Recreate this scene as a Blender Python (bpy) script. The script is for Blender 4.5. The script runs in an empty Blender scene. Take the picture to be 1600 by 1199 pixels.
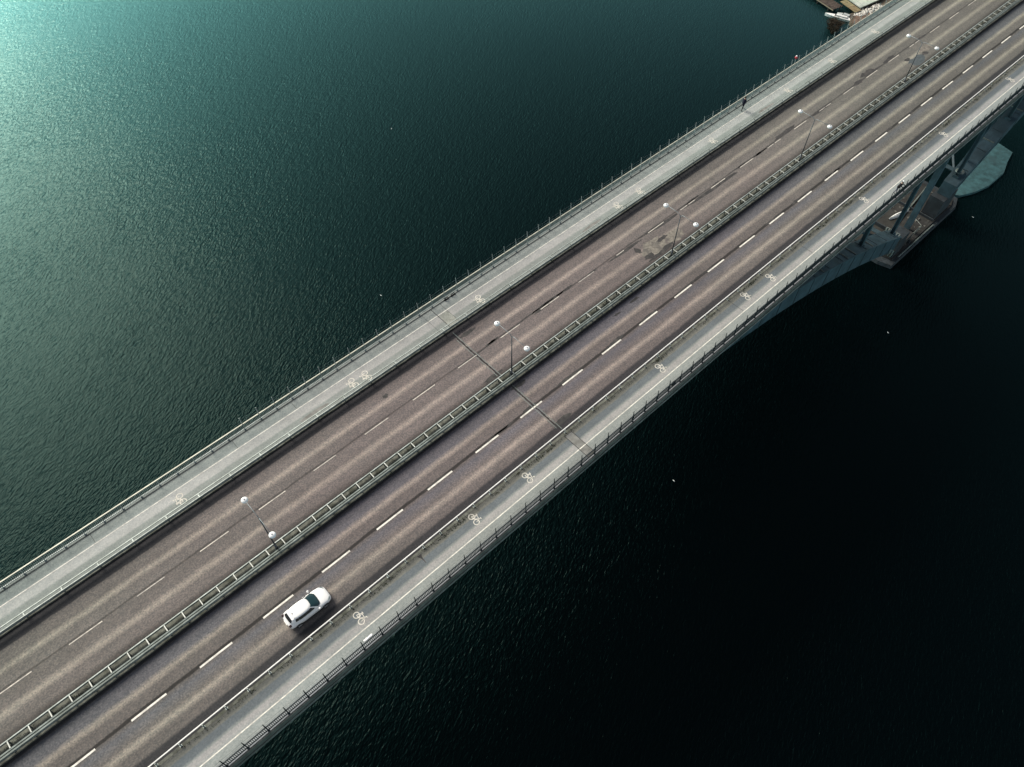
import bpy, bmesh, math, random
from mathutils import Vector, Matrix
random.seed(7)
R = math.radians
scene = bpy.context.scene
col = scene.collection

# ------------------------------------------------------------------ camera
cam = bpy.data.cameras.new('camera'); cam_o = bpy.data.objects.new('camera', cam); col.objects.link(cam_o)
cam.sensor_width = 36; cam.sensor_fit = 'HORIZONTAL'; cam.lens = 26.652
cam.clip_start = 1; cam.clip_end = 12000
cr = Vector((0.733555, -0.679616, 0.004372)); cu = Vector((0.549800, 0.597193, 0.584022)); cf = Vector((0.399521, 0.426008, -0.811726))
M4 = Matrix((cr, cu, -cf)).transposed().to_4x4(); M4.translation = Vector((12.7331, -29.9203, 64.0856))
cam_o.matrix_world = M4
scene.camera = cam_o

# ------------------------------------------------------------------ sky, sun, exposure
SUN_AZ, SUN_EL = 97.0, 37.0            # azimuth from +x towards +y
world = bpy.data.worlds.new('World'); scene.world = world; world.use_nodes = True
wn = world.node_tree; wn.nodes.clear()
sky = wn.nodes.new('ShaderNodeTexSky'); sky.sky_type = 'NISHITA'; sky.sun_disc = False
sky.sun_elevation = R(SUN_EL); sky.sun_rotation = R(90 - SUN_AZ); sky.dust_density = 1.2; sky.ozone_density = 0.6; sky.air_density = 1.0
bg = wn.nodes.new('ShaderNodeBackground'); bg.inputs['Strength'].default_value = 0.05
wo = wn.nodes.new('ShaderNodeOutputWorld')
hs = wn.nodes.new('ShaderNodeHueSaturation'); hs.inputs['Saturation'].default_value = 0.45
wn.links.new(sky.outputs[0], hs.inputs['Color']); wn.links.new(hs.outputs[0], bg.inputs[0]); wn.links.new(bg.outputs[0], wo.inputs[0])
sl = bpy.data.lights.new('sun', 'SUN'); sl.energy = 2.1; sl.angle = R(30); sl.color = (1.0, 0.93, 0.82)
so = bpy.data.objects.new('sun', sl); col.objects.link(so)
sd = Vector((math.cos(R(SUN_EL)) * math.cos(R(SUN_AZ)), math.cos(R(SUN_EL)) * math.sin(R(SUN_AZ)), math.sin(R(SUN_EL))))
so.rotation_euler = sd.to_track_quat('Z', 'Y').to_euler(); so.location = (0, 60, 120)
vs = scene.view_settings
vs.view_transform = 'Standard'; vs.look = 'None'; vs.exposure = 1.42; vs.gamma = 1.0; vs.use_curve_mapping = False

# ------------------------------------------------------------------ mesh helpers
class MB:
    def __init__(s): s.v = []; s.f = []
    def quad(s, a, b, c, d):
        n = len(s.v); s.v += [tuple(a), tuple(b), tuple(c), tuple(d)]; s.f.append((n, n+1, n+2, n+3)); return s
    def poly(s, pts):
        n = len(s.v); s.v += [tuple(p) for p in pts]; s.f.append(tuple(range(n, n+len(pts)))); return s
    def box(s, x0, x1, y0, y1, z0, z1):
        n = len(s.v)
        s.v += [(x0,y0,z0),(x1,y0,z0),(x1,y1,z0),(x0,y1,z0),(x0,y0,z1),(x1,y0,z1),(x1,y1,z1),(x0,y1,z1)]
        s.f += [(n,n+3,n+2,n+1),(n+4,n+5,n+6,n+7),(n,n+1,n+5,n+4),(n+1,n+2,n+6,n+5),(n+2,n+3,n+7,n+6),(n+3,n,n+4,n+7)]
        return s
    def tube(s, pts, rad, k=6, cap=True):
        pts = [Vector(p) for p in pts]
        if not isinstance(rad, (list, tuple)): rad = [rad]*len(pts)
        rings = []
        for i, p in enumerate(pts):
            d = (pts[min(i+1, len(pts)-1)] - pts[max(i-1, 0)]).normalized()
            a = d.cross(Vector((0,0,1)))
            if a.length < 1e-3: a = Vector((1,0,0))
            a.normalize(); b = a.cross(d)
            n = len(s.v); rings.append(n)
            for j in range(k):
                t = 2*math.pi*j/k
                s.v.append(tuple(p + (a*math.cos(t) + b*math.sin(t))*rad[i]))
        for i in range(len(rings)-1):
            for j in range(k):
                s.f.append((rings[i]+j, rings[i]+(j+1)%k, rings[i+1]+(j+1)%k, rings[i+1]+j))
        if cap:
            s.f.append(tuple(rings[0]+j for j in range(k))[::-1]); s.f.append(tuple(rings[-1]+j for j in range(k)))
        return s
    def lathe(s, prof, c=(0,0,0), k=16):
        base = len(s.v)
        for r, z in prof:
            for j in range(k):
                t = 2*math.pi*j/k; s.v.append((c[0]+r*math.cos(t), c[1]+r*math.sin(t), c[2]+z))
        for i in range(len(prof)-1):
            for j in range(k):
                s.f.append((base+i*k+j, base+i*k+(j+1)%k, base+(i+1)*k+(j+1)%k, base+(i+1)*k+j))
        return s
    def prism(s, pts, z0, z1):
        n = len(s.v); m = len(pts)
        s.v += [(p[0], p[1], z0) for p in pts] + [(p[0], p[1], z1) for p in pts]
        s.f.append(tuple(range(n, n+m))[::-1]); s.f.append(tuple(range(n+m, n+2*m)))
        for i in range(m): s.f.append((n+i, n+(i+1)%m, n+m+(i+1)%m, n+m+i))
        return s
    def mesh(s, name, mat, smooth=False):
        me = bpy.data.meshes.new(name); me.from_pydata(s.v, [], s.f); me.update()
        bm = bmesh.new(); bm.from_mesh(me); bmesh.ops.recalc_face_normals(bm, faces=bm.faces); bm.to_mesh(me); bm.free()
        me.materials.append(mat)
        if smooth: me.polygons.foreach_set('use_smooth', [True]*len(me.polygons))
        return me
    def build(s, name, mat, parent=None, smooth=False, loc=None):
        return link(name, s.mesh(name, mat, smooth), parent, loc)

def link(name, me, parent=None, loc=None, rz=0):
    o = bpy.data.objects.new(name, me); col.objects.link(o)
    if parent is not None: o.parent = parent
    if loc is not None: o.location = loc
    if rz: o.rotation_euler = (0, 0, rz)
    return o
def empty(name, loc=(0,0,0), rz=0):
    o = bpy.data.objects.new(name, None); col.objects.link(o); o.location = loc; o.rotation_euler = (0,0,rz)
    o.empty_display_size = 0.2
    return o
def tag(o, label=None, cat=None, group=None, kind=None):
    if label: o['label'] = label
    if cat: o['category'] = cat
    if group: o['group'] = group
    if kind: o['kind'] = kind
    return o
def bevel(o, w, seg=2):
    m = o.modifiers.new('bevel', 'BEVEL'); m.width = w; m.segments = seg; m.limit_method = 'ANGLE'; return o
def subsurf(o, n):
    m = o.modifiers.new('sub', 'SUBSURF'); m.levels = n; m.render_levels = n; return o

# ------------------------------------------------------------------ materials
class NT:
    def __init__(s, name):
        s.m = bpy.data.materials.new(name); s.m.use_nodes = True
        s.t = s.m.node_tree; s.b = s.t.nodes['Principled BSDF']; s.out = s.t.nodes['Material Output']
        s.geo = s.t.nodes.new('ShaderNodeNewGeometry')
    def n(s, typ, **kw):
        nd = s.t.nodes.new(typ)
        for k, v in kw.items(): setattr(nd, k, v)
        return nd
    def l(s, a, b): s.t.links.new(a, b)
    def val(s, inp, v):
        if hasattr(v, 'is_linked') or hasattr(v, 'links'): s.l(v, inp)
        else: inp.default_value = v
    def pos(s, scale=(1,1,1), rot=0, loc=(0,0,0)):
        mp = s.n('ShaderNodeMapping'); mp.inputs['Scale'].default_value = scale; mp.inputs['Rotation'].default_value = (0,0,rot); mp.inputs['Location'].default_value = loc
        src = s.geo.outputs['Position']
        if rot:
            mr = s.n('ShaderNodeMapping'); mr.inputs['Rotation'].default_value = (0,0,rot); s.l(src, mr.inputs[0]); src = mr.outputs[0]; mp.inputs['Rotation'].default_value = (0,0,0)
        s.l(src, mp.inputs[0]); return mp.outputs[0]
    def opos(s, scale=(1,1,1)):
        tc = s.n('ShaderNodeTexCoord'); mp = s.n('ShaderNodeMapping'); mp.inputs['Scale'].default_value = scale
        s.l(tc.outputs['Object'], mp.inputs[0]); return mp.outputs[0]
    def noise(s, vec, scale, detail=2, rough=0.5, dist=0.0):
        nd = s.n('ShaderNodeTexNoise'); s.l(vec, nd.inputs['Vector']); nd.inputs['Scale'].default_value = scale
        nd.inputs['Detail'].default_value = detail; nd.inputs['Roughness'].default_value = rough; nd.inputs['Distortion'].default_value = dist
        return nd.outputs['Fac']
    def math(s, op, a, b=0.0, c=0.0, clamp=False):
        nd = s.n('ShaderNodeMath', operation=op); nd.use_clamp = clamp
        s.val(nd.inputs[0], a); s.val(nd.inputs[1], b); s.val(nd.inputs[2], c); return nd.outputs[0]
    def rng(s, v, a0, a1, b0, b1):
        nd = s.n('ShaderNodeMapRange'); s.val(nd.inputs[0], v)
        for i, x in enumerate((a0, a1, b0, b1)): nd.inputs[i+1].default_value = x
        return nd.outputs[0]
    def ramp(s, v, stops):
        nd = s.n('ShaderNodeValToRGB'); e = nd.color_ramp.elements
        while len(e) < len(stops): e.new(0.5)
        for el, (p, c) in zip(e, stops): el.position = p; el.color = (*c, 1)
        s.l(v, nd.inputs[0]); return nd.outputs['Color']
    def mix(s, a, b, f, mode='MIX'):
        nd = s.n('ShaderNodeMix', data_type='RGBA', blend_type=mode)
        s.val(nd.inputs[0], f)
        for i, x in ((6, a), (7, b)):
            if isinstance(x, tuple): nd.inputs[i].default_value = (*x, 1) if len(x) == 3 else x
            else: s.l(x, nd.inputs[i])
        return nd.outputs[2]
    def grey(s, v):
        nd = s.n('ShaderNodeCombineColor'); [s.val(nd.inputs[i], v) for i in range(3)]; return nd.outputs[0]
    def base(s, c):
        if isinstance(c, tuple): s.b.inputs['Base Color'].default_value = (*c, 1)
        else: s.l(c, s.b.inputs['Base Color'])
    def bump(s, h, strength, dist):
        nd = s.n('ShaderNodeBump'); nd.inputs['Strength'].default_value = strength; nd.inputs['Distance'].default_value = dist
        s.l(h, nd.inputs['Height']); s.l(nd.outputs[0], s.b.inputs['Normal']); return nd
    def set(s, rough=0.8, metal=0.0, spec=0.5):
        s.b.inputs['Roughness'].default_value = rough; s.b.inputs['Metallic'].default_value = metal; s.b.inputs['Specular IOR Level'].default_value = spec
        return s.m

def plain(name, c, rough=0.6, metal=0.0, var=0.25, scale=3.0, spec=0.4, tint=None, det=3):
    t = NT(name); p = t.pos()
    n = t.noise(p, scale, det, 0.6)
    k = t.rng(n, 0.3, 0.7, 1 - var, 1 + var)
    cc = t.mix(c, t.grey(k), 1.0, 'MULTIPLY')
    if tint:
        n2 = t.noise(t.pos(loc=(7, 3, 1)), scale*0.35, 3, 0.6)
        cc = t.mix(cc, tint, t.rng(n2, 0.48, 0.66, 0, 0.75))
    t.base(cc); return t.set(rough, metal, spec)

def banded(name, y0, y1, stops, jit=(0.16, 0.06), grain=0.3, rough=0.85, tint=None, gscale=8.0, speck=0.26):
    """surface whose colour runs in lengthwise strips (wear, dirt, old patching) with ragged borders"""
    t = NT(name)
    sx = t.n('ShaderNodeSeparateXYZ'); t.l(t.geo.outputs['Position'], sx.inputs[0])
    j1 = t.noise(t.pos((0.28, 0.7, 1)), 1.0, 4, 0.6)
    j2 = t.noise(t.pos((1.6, 2.4, 1)), 1.0, 3, 0.6)
    y = t.math('ADD', sx.outputs['Y'], t.math('MULTIPLY', t.math('SUBTRACT', j1, 0.5), jit[0]*2))
    y = t.math('ADD', y, t.math('MULTIPLY', t.math('SUBTRACT', j2, 0.5), jit[1]*2))
    f = t.rng(y, y0, y1, 0, 1)
    c = t.ramp(f, [((s[0]-y0)/(y1-y0), s[1]) for s in stops])
    lon = t.noise(t.pos((0.035, 0.5, 1)), 1.0, 3, 0.55)
    c = t.mix(c, t.grey(t.rng(lon, 0.3, 0.7, 0.86, 1.14)), 1.0, 'MULTIPLY')
    blot = t.noise(t.pos((0.5, 1.1, 1), loc=(11, 5, 0)), 1.0, 4, 0.6)
    c = t.mix(c, t.grey(t.rng(blot, 0.3, 0.7, 0.9, 1.1)), 1.0, 'MULTIPLY')
    if tint:
        big = t.noise(t.pos((0.05, 0.12, 1), loc=(3, 8, 0)), 1.0, 3, 0.55)
        xf = t.math('DIVIDE', t.math('ABSOLUTE', t.math('SUBTRACT', sx.outputs['X'], 48.0)), 34.0)
        xf = t.math('ADD', xf, t.math('MULTIPLY', t.math('SUBTRACT', big, 0.5), 2.2))
        c = t.mix(c, t.mix(tint[0], tint[1], t.rng(xf, 0.5, 1.9, 0, 1)), 1.0, 'MULTIPLY')
    g = t.noise(t.pos(), gscale, 3, 0.75)
    c = t.mix(c, t.grey(t.rng(g, 0.28, 0.72, 1-grain, 1+grain)), 1.0, 'MULTIPLY')
    g3 = t.n('ShaderNodeTexWhiteNoise'); g3.noise_dimensions = '3D'
    sn = t.n('ShaderNodeVectorMath', operation='SNAP'); t.l(t.geo.outputs['Position'], sn.inputs[0]); sn.inputs[1].default_value = (0.11, 0.11, 5)
    t.l(sn.outputs[0], g3.inputs['Vector'])
    c = t.mix(c, t.mix((1-speck, 1-speck*.85, 1-speck*.77), (1+speck, 1+speck*.85, 1+speck*.77), g3.outputs['Value']), 1.0, 'MULTIPLY')
    t.base(c); t.bump(g, 0.35, 0.012)
    return t.set(rough, 0, 0.35)

def k3(v, tint=(1.045, 0.985, 0.92)):
    return tuple(v*q for q in tint)
COOL = (0.93, 0.97, 1.06)
A = 1.0
ST = (1.07, 1.0, 0.86)
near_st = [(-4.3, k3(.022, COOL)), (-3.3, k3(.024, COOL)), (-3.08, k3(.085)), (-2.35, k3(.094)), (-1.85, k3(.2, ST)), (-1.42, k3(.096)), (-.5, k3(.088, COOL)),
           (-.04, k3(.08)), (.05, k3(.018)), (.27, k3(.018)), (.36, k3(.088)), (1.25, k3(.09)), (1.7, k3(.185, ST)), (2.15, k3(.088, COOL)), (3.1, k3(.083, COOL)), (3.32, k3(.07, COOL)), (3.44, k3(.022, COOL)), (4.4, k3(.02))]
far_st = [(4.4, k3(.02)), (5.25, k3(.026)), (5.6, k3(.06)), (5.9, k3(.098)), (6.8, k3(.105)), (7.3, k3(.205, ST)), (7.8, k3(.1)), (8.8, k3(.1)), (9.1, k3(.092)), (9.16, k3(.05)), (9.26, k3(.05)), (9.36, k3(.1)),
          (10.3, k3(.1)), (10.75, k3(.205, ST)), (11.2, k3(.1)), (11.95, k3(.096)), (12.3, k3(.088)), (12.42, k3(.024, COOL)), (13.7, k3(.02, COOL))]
TINT = ((1.21, 1.09, 1.11), (1.09, 1.12, 1.06))
m_near_road = banded('asphalt_near', -4.3, 4.4, near_st, (0.13, 0.06), 0.26, tint=TINT)
m_far_road = banded('asphalt_far', 4.4, 13.7, far_st, (0.13, 0.05), 0.26, tint=TINT)
GR = (0.95, 1.03, 0.97)
m_near_path = banded('path_near', -8.3, -4.0, [(-8.3, k3(.26, COOL)), (-7.4, k3(.25, GR)), (-6.7, k3(.26, GR)), (-6.3, k3(.29, (1.02, 1.0, .95))), (-6.0, k3(.275, (1.02, 1.0, .95))), (-5.85, k3(.2, GR)), (-5.68, k3(.125, (.87, 1, 1.05))), (-5.15, k3(.12, (.87, 1, 1.05))), (-5.0, k3(.15, (1, 1, .85))), (-4.6, k3(.12, (1, 1, .85))), (-4.42, k3(.03)), (-4.0, k3(.05))],
                     (0.09, 0.05), 0.14, speck=0.13, tint=((1, 1, 1), (.97, 1, 1.03)))
m_far_path = banded('path_far', 13.2, 17.8, [(13.2, k3(.04)), (13.75, k3(.12, GR)), (13.95, k3(.22, GR)), (14.85, k3(.23, GR)), (15.05, k3(.34, (1.0, 1.0, .96))), (15.9, k3(.35, (1.0, 1.0, .96))), (16.1, k3(.29, GR)), (17.1, k3(.3, GR)), (17.22, k3(.08)), (17.32, k3(.23, GR)), (17.8, k3(.24, GR))],
                    (0.05, 0.03), 0.1, speck=0.12, tint=((1, 1, 1), (.95, 1.02, 1.0)))
m_median = plain('dirty_concrete', (0.11, 0.115, 0.095), 0.9, 0, 0.5, 2.2, tint=(0.035, 0.04, 0.025))
m_concrete = plain('concrete', (0.2, 0.2, 0.185), 0.9, 0, 0.3, 1.6, tint=(0.11, 0.11, 0.095))
m_fascia = plain('fascia_concrete', (0.12, 0.13, 0.115), 0.9, 0, 0.35, 1.2, tint=(0.05, 0.065, 0.055))
m_paint = plain('road_paint', (0.7, 0.68, 0.6), 0.6, 0, 0.2, 5.0, tint=(0.4, 0.38, 0.34))
m_paint_worn = plain('worn_road_paint', (0.5, 0.47, 0.41), 0.7, 0, 0.3, 5.0, tint=(0.24, 0.22, 0.2))
m_bike = plain('bicycle_paint', (0.6, 0.575, 0.5), 0.7, 0, 0.3, 7.0, tint=(0.45, 0.43, 0.37))
m_paint_l = plain('faded_road_paint', (0.6, 0.56, 0.48), 0.7, 0, 0.3, 4.0, tint=(0.3, 0.28, 0.25))
m_patch_l = plain('patch_light', (0.175, 0.16, 0.135), 0.9, 0, 0.4, 3.5, tint=(0.08, 0.075, 0.07))
m_patch_d = plain('patch_dark', (0.035, 0.034, 0.033), 0.85, 0, 0.4, 3.0, tint=(0.07, 0.065, 0.06))
m_patch_b = plain('patch_blue_grey', (0.06, 0.075, 0.08), 0.8, 0, 0.3, 3.0)
m_rubber = plain('joint_rubber', (0.012, 0.012, 0.013), 0.8)
m_galv = plain('galvanised', (0.36, 0.4, 0.37), 0.55, 0.3, 0.25, 2.5, tint=(0.2, 0.23, 0.2))
m_galv_d = plain('galvanised_dull', (0.17, 0.2, 0.185), 0.6, 0.3, 0.3, 2.0, tint=(0.09, 0.11, 0.095))
m_white_rail = plain('pale_rail', (0.72, 0.72, 0.68), 0.5, 0.1, 0.12, 2.0)
m_fence_g = plain('fence_grey', (0.3, 0.34, 0.33), 0.5, 0.3, 0.2, 2.0)
m_fence_top = plain('fence_top_rail', (0.45, 0.45, 0.37), 0.5, 0.2, 0.2, 1.0)
m_fence_d = plain('fence_dark', (0.008, 0.016, 0.02), 0.6, 0.2, 0.3, 2.0)
m_steel = plain('blue_green_steel', (0.044, 0.082, 0.102), 0.65, 0.0, 0.3, 0.8, tint=(0.025, 0.05, 0.06))
m_steel_d = plain('dark_steel', (0.028, 0.045, 0.052), 0.6, 0.0, 0.3, 1.0)
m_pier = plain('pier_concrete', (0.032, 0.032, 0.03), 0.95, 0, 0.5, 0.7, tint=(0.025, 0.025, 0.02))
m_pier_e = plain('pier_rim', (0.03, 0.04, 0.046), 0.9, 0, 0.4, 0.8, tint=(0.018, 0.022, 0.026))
m_apron = plain('apron_concrete', (0.042, 0.112, 0.12), 0.9, 0, 0.5, 0.9, tint=(0.035, 0.078, 0.085), det=8)
m_pole = plain('lamp_pole', (0.085, 0.095, 0.105), 0.5, 0.4, 0.2)
m_pole_l = plain('lamp_pole_light', (0.2, 0.23, 0.24), 0.5, 0.3, 0.2)
m_globe = plain('lamp_globe', (0.78, 0.79, 0.78), 0.35, 0, 0.04, 4.0)
m_weed = plain('weeds', (0.045, 0.06, 0.025), 0.9, 0, 0.5, 6.0, tint=(0.07, 0.06, 0.035))
m_black = plain('black_plastic', (0.015, 0.015, 0.016), 0.6)

def water_mat():
    t = NT('water')
    def wave(rot, sx, sy, scale, det, loc):
        return t.noise(t.pos((sx, sy, 1), R(rot), loc), scale, det, 0.55, 0.4)
    a = wave(-18, 0.36, 1.0, 3.3, 1.5, (0, 0, 0))
    b = wave(-38, 0.40, 1.0, 3.9, 1.5, (5, 2, 0))
    c = wave(-12, 0.5, 1.0, 0.6, 1, (9, 4, 0))
    rg = wave(-27, 0.40, 1.0, 1.7, 1.0, (31, 17, 0))
    rg = t.math('POWER', t.math('SUBTRACT', 1.0, t.math('ABSOLUTE', t.math('SUBTRACT', t.math('MULTIPLY', rg, 2.0), 1.0))), 3.0)
    a = t.math('ADD', a, t.math('MULTIPLY', rg, 0.36))
    h = t.math('ADD', t.math('MULTIPLY', a, 0.076), t.math('ADD', t.math('MULTIPLY', b, 0.04), t.math('MULTIPLY', c, 0.06)))
    gust = t.noise(t.pos((0.02, 0.035, 1), R(-20)), 1.0, 3, 0.55)
    bn = t.bump(h, 1.0, 1.0); t.l(t.rng(gust, 0.3, 0.7, 0.6, 1.1), bn.inputs['Strength'])
    df = t.n('ShaderNodeBsdfDiffuse'); df.inputs['Color'].default_value = (0.0001, 0.0004, 0.0007, 1)
    g1 = t.n('ShaderNodeBsdfGlossy'); g1.inputs['Color'].default_value = (0.85, 1.0, 0.82, 1); g1.inputs['Roughness'].default_value = 0.07
    g2 = t.n('ShaderNodeBsdfGlossy'); g2.inputs['Color'].default_value = (0.19, 0.70, 0.74, 1); g2.inputs['Roughness'].default_value = 0.47
    fr = t.n('ShaderNodeFresnel'); fr.inputs['IOR'].default_value = 1.2
    g3 = t.n('ShaderNodeBsdfGlossy'); g3.inputs['Color'].default_value = (0.92, 1.0, 0.72, 1); g3.inputs['Roughness'].default_value = 0.33
    for nd in (g1, g2, g3): t.l(bn.outputs[0], nd.inputs['Normal'])
    mg = t.n('ShaderNodeMixShader'); mg.inputs[0].default_value = 0.77
    mh = t.n('ShaderNodeMixShader'); mh.inputs[0].default_value = 0.45; t.l(g1.outputs[0], mh.inputs[1]); t.l(g3.outputs[0], mh.inputs[2]); t.l(mh.outputs[0], mg.inputs[1]); t.l(g2.outputs[0], mg.inputs[2])
    mx = t.n('ShaderNodeMixShader'); t.l(t.math('MULTIPLY', t.math('POWER', fr.outputs[0], 1.6), 15.5, clamp=True), mx.inputs[0]); t.l(df.outputs[0], mx.inputs[1]); t.l(mg.outputs[0], mx.inputs[2])
    t.l(mx.outputs[0], t.out.inputs['Surface']); t.t.nodes.remove(t.b)
    return t.m
m_water = water_mat()
WZ = -27.5

# ------------------------------------------------------------------ setting: water, road, footpaths
X0, X1 = -32.0, 262.0
w = MB().quad((-4000,-4000,WZ),(4000,-4000,WZ),(4000,4000,WZ),(-4000,4000,WZ)).build('water', m_water)
tag(w, 'dark rippled water beneath and around the bridge', 'water', kind='structure')

road = MB().quad((X0,-4.3,0),(X1,-4.3,0),(X1,4.4,0),(X0,4.4,0)).build('road', m_near_road)
tag(road, 'near carriageway with two lanes and bold white dashes, carrying the white car', 'road', kind='structure')
road2 = MB().quad((X0,4.4,0),(X1,4.4,0),(X1,13.7,0),(X0,13.7,0)).build('road', m_far_road)
tag(road2, 'far carriageway with patched asphalt and faint thin dashes', 'road', kind='structure')

dash = MB().box(0, 3.0, -.085, .085, .002, .006).mesh('lane_marking', m_paint)
for i in range(-3, 27): link('lane_marking', dash, road, (6.0*i, 0, 0))
dash2 = MB().box(0, 2.9, -.045, .045, .002, .006).mesh('lane_marking', m_paint_l)
dash2w = MB().box(0, 2.6, -.045, .045, .002, .006).mesh('lane_marking', m_paint_worn)
dash2s = MB().box(0, 1.3, -.045, .045, .002, .006).mesh('lane_marking', m_paint_worn)
for i in range(-2, 28):
    x = -1.05 + 6.07*i
    if i == 11:
        link('lane_marking', dash2s, road2, (x+.4, 9.04, 0))
    elif i in (13, 16, 18, 22):
        link('lane_marking', dash2s, road2, (x, 9.04, 0)); link('lane_marking', dash2s, road2, (x+1.6, 9.04, 0))
    else:
        link('lane_marking', dash2w if i % 3 == 1 else dash2, road2, (x, 9.04, 0))

def blob(cx, cy, rx, ry, n=13, rough=0.3, seed=0):
    rd = random.Random(seed)
    return [(cx+rx*math.cos(2*math.pi*k/n)*(1+rd.uniform(-rough, rough)), cy+ry*math.sin(2*math.pi*k/n)*(1+rd.uniform(-rough, rough))) for k in range(n)]
for k, (cx, cy, rx, ry, mt, par, lv) in enumerate([(70.6, 7.0, 1.9, 1.15, m_patch_l, road2, 0), (73.9, 6.6, 1.5, .8, m_patch_l, road2, 0), (72.3, 7.3, .9, .3, m_patch_d, road2, 1),
        (69.0, 6.3, .8, .35, m_patch_d, road2, 1), (71.9, 6.0, .9, .25, m_patch_d, road2, 2), (68.6, 7.9, .35, .55, m_patch_d, road2, 1), (70.2, 5.75, 1.6, .25, m_patch_d, road2, 1), (67.6, 8.9, 2.6, .22, m_patch_d, road2, 0), (74.6, 8.9, 2.4, .25, m_patch_d, road2, 0), (84.5, 8.85, 6, .22, m_patch_d, road2, 0),
        (130.2, 6.4, 1.9, .8, m_patch_b, road2, 0), (132.8, 6.6, .6, .35, m_patch_d, road2, 1), (129.0, 7.5, .6, .3, m_patch_d, road2, 1), (121.5, 9.6, 1.6, .5, m_patch_d, road2, 0), (118.5, 9.2, 1.2, .3, m_patch_d, road2, 0), (134.0, 7.2, 1.6, .5, m_patch_l, road2, 0),
        (33.6, 11.35, .35, .25, m_patch_d, road2, 0), (62.5, 2.9, .7, .16, m_patch_d, road, 0), (59.4, 2.75, .5, .12, m_patch_d, road, 0), (54.0, 9.0, 1.3, .14, m_patch_d, road2, 0), (44.9, -3.05, 1.5, .3, m_patch_d, road, 0), (43.6, .25, .9, .22, m_patch_d, road, 0), (45.2, 12.0, 1.0, .25, m_patch_d, road2, 0), (43.5, 5.7, 1.2, .25, m_patch_d, road2, 0), (44.6, 3.1, 1.1, .25, m_patch_d, road, 0), (100.5, 9.5, 2.4, .3, m_patch_d, road2, 0), (109, 9.1, 3.0, .2, m_patch_d, road2, 0), (127, 9.4, 1.8, .35, m_patch_d, road2, 0)]):
    p = MB().prism(blob(cx, cy, rx, ry, 15, .32, 40+k), .001, .0045 + .003*lv).build('asphalt_patch', mt, par)

rs = random.Random(77)
for k in range(26):
    x = rs.uniform(44, 138); MB().prism(blob(x, 9.2+rs.uniform(-.08, .1), rs.uniform(.5, 2.4), rs.uniform(.06, .17), 15, .4, 200+k), .0005, .0014).build('sealed_crack', m_patch_d, road2)
for k in range(20):
    x = rs.uniform(26, 120); MB().prism(blob(x, .2+rs.uniform(-.05, .08), rs.uniform(.5, 2.0), rs.uniform(.08, .2), 15, .4, 300+k), .0005, .0014).build('sealed_crack', m_patch_d, road)
# expansion joints
for par, ya, yb in ((road, -3.75, 3.6), (road2, 5.05, 13.1)):
    j = MB()
    n = 26
    for k in range(n):
        a = ya + (yb-ya)*k/n; b = ya + (yb-ya)*(k+1)/n
        o = random.uniform(-.03, .03); hw = random.uniform(.05, .10)
        j.box(44.0+o-hw, 44.0+o+hw, a, b - .002, .001, .005)
    j.build('expansion_joint', m_rubber, par)
    e = MB(); e.box(44.13, 44.2, ya, yb, .001, .008); e.box(43.78, 43.84, ya+.4, yb-1.1, .001, .008); e.build('joint_edge', m_galv_d, par)

def path(y0, y1, mt, label):
    o = MB().box(X0, X1, y0, y1, -.05, .15).build('footpath', mt)
    return tag(o, label, 'footpath', kind='structure')
pn = path(-8.1, -4.5, m_near_path, 'near footpath and cycle path with bluish strip, beige band and thin white line')
pf = path(13.75, 17.55, m_far_path, 'far pale footpath and cycle path split by a white line')
MB().box(X0, X1, -6.70, -6.60, .152, .157).build('edge_line', m_paint, pn)
MB().box(X0, X1, 15.95, 16.06, .152, .157).build('edge_line', m_paint, pf)
for xx, wd in ((43.62, .06), (44.55, .05)):
    MB().box(xx, xx+wd, -8.0, -4.6, .1525, .158).build('expansion_joint', m_rubber, pn)
for xx, wd in ((44.38, .06), (45.7, .03), (43.1, .02)):
    MB().box(xx, xx+wd, 13.9, 17.2, .1525, .158).build('expansion_joint', m_rubber, pf)
MB().prism([(25.0,-4.6),(25.5,-4.6),(25.35,-4.9),(25.3,-5.6),(25.25,-5.6),(25.2,-4.95)], .1525, .157).build('crack', m_patch_d, pn)
MB().box(43.68, 44.55, -7.9, -4.7, .1515, .1545).build('joint_cover', m_concrete, pn)
MB().box(44.44, 45.7, 13.95, 15.9, .1515, .1545).build('joint_cover', plain('cover_green', (.25, .26, .23), .9), pf)
for xx in (70.0, 83.5, 109.0, 121.5): MB().box(xx, xx+.04, -6.5, -4.9, .1525, .157).build('crack', m_patch_d, pn)
for xx in (4.6, 19.2, 26.0, 62.0, 88.0, 116.0): MB().box(xx, xx+.03, 16.1, 17.15, .1525, .157).build('crack', m_patch_d, pf)
for xx in (27.0, 67.5, 103.0): MB().prism(blob(xx, 14.45, 1.7, .28, 12, .15, int(xx)), .151, .155).build('asphalt_patch', m_concrete, pf)

# kerb stones, every one its own piece
ks = MB().box(.01, 1.99, -.11, .11, -.05, .165).mesh('kerb_stone', m_concrete)
ks2 = MB().box(.01, 1.99, -.13, .13, -.05, .16).mesh('kerb_stone', m_median)
i = 0; x = -14.0
while x < 176:
    link('kerb_stone', ks2, pn, (x, -4.365 + random.uniform(-.012, .012), random.uniform(-.01, .008)))
    link('kerb_stone', ks2, pf, (x, 13.615 + random.uniform(-.01, .01), random.uniform(-.01, .005)))
    x += 2.0
med = MB().box(X0, X1, 3.72, 4.98, -.05, .17).build('median_strip', m_median)
tag(med, 'raised dirty concrete strip between the two carriageways', 'median', kind='structure')

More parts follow.
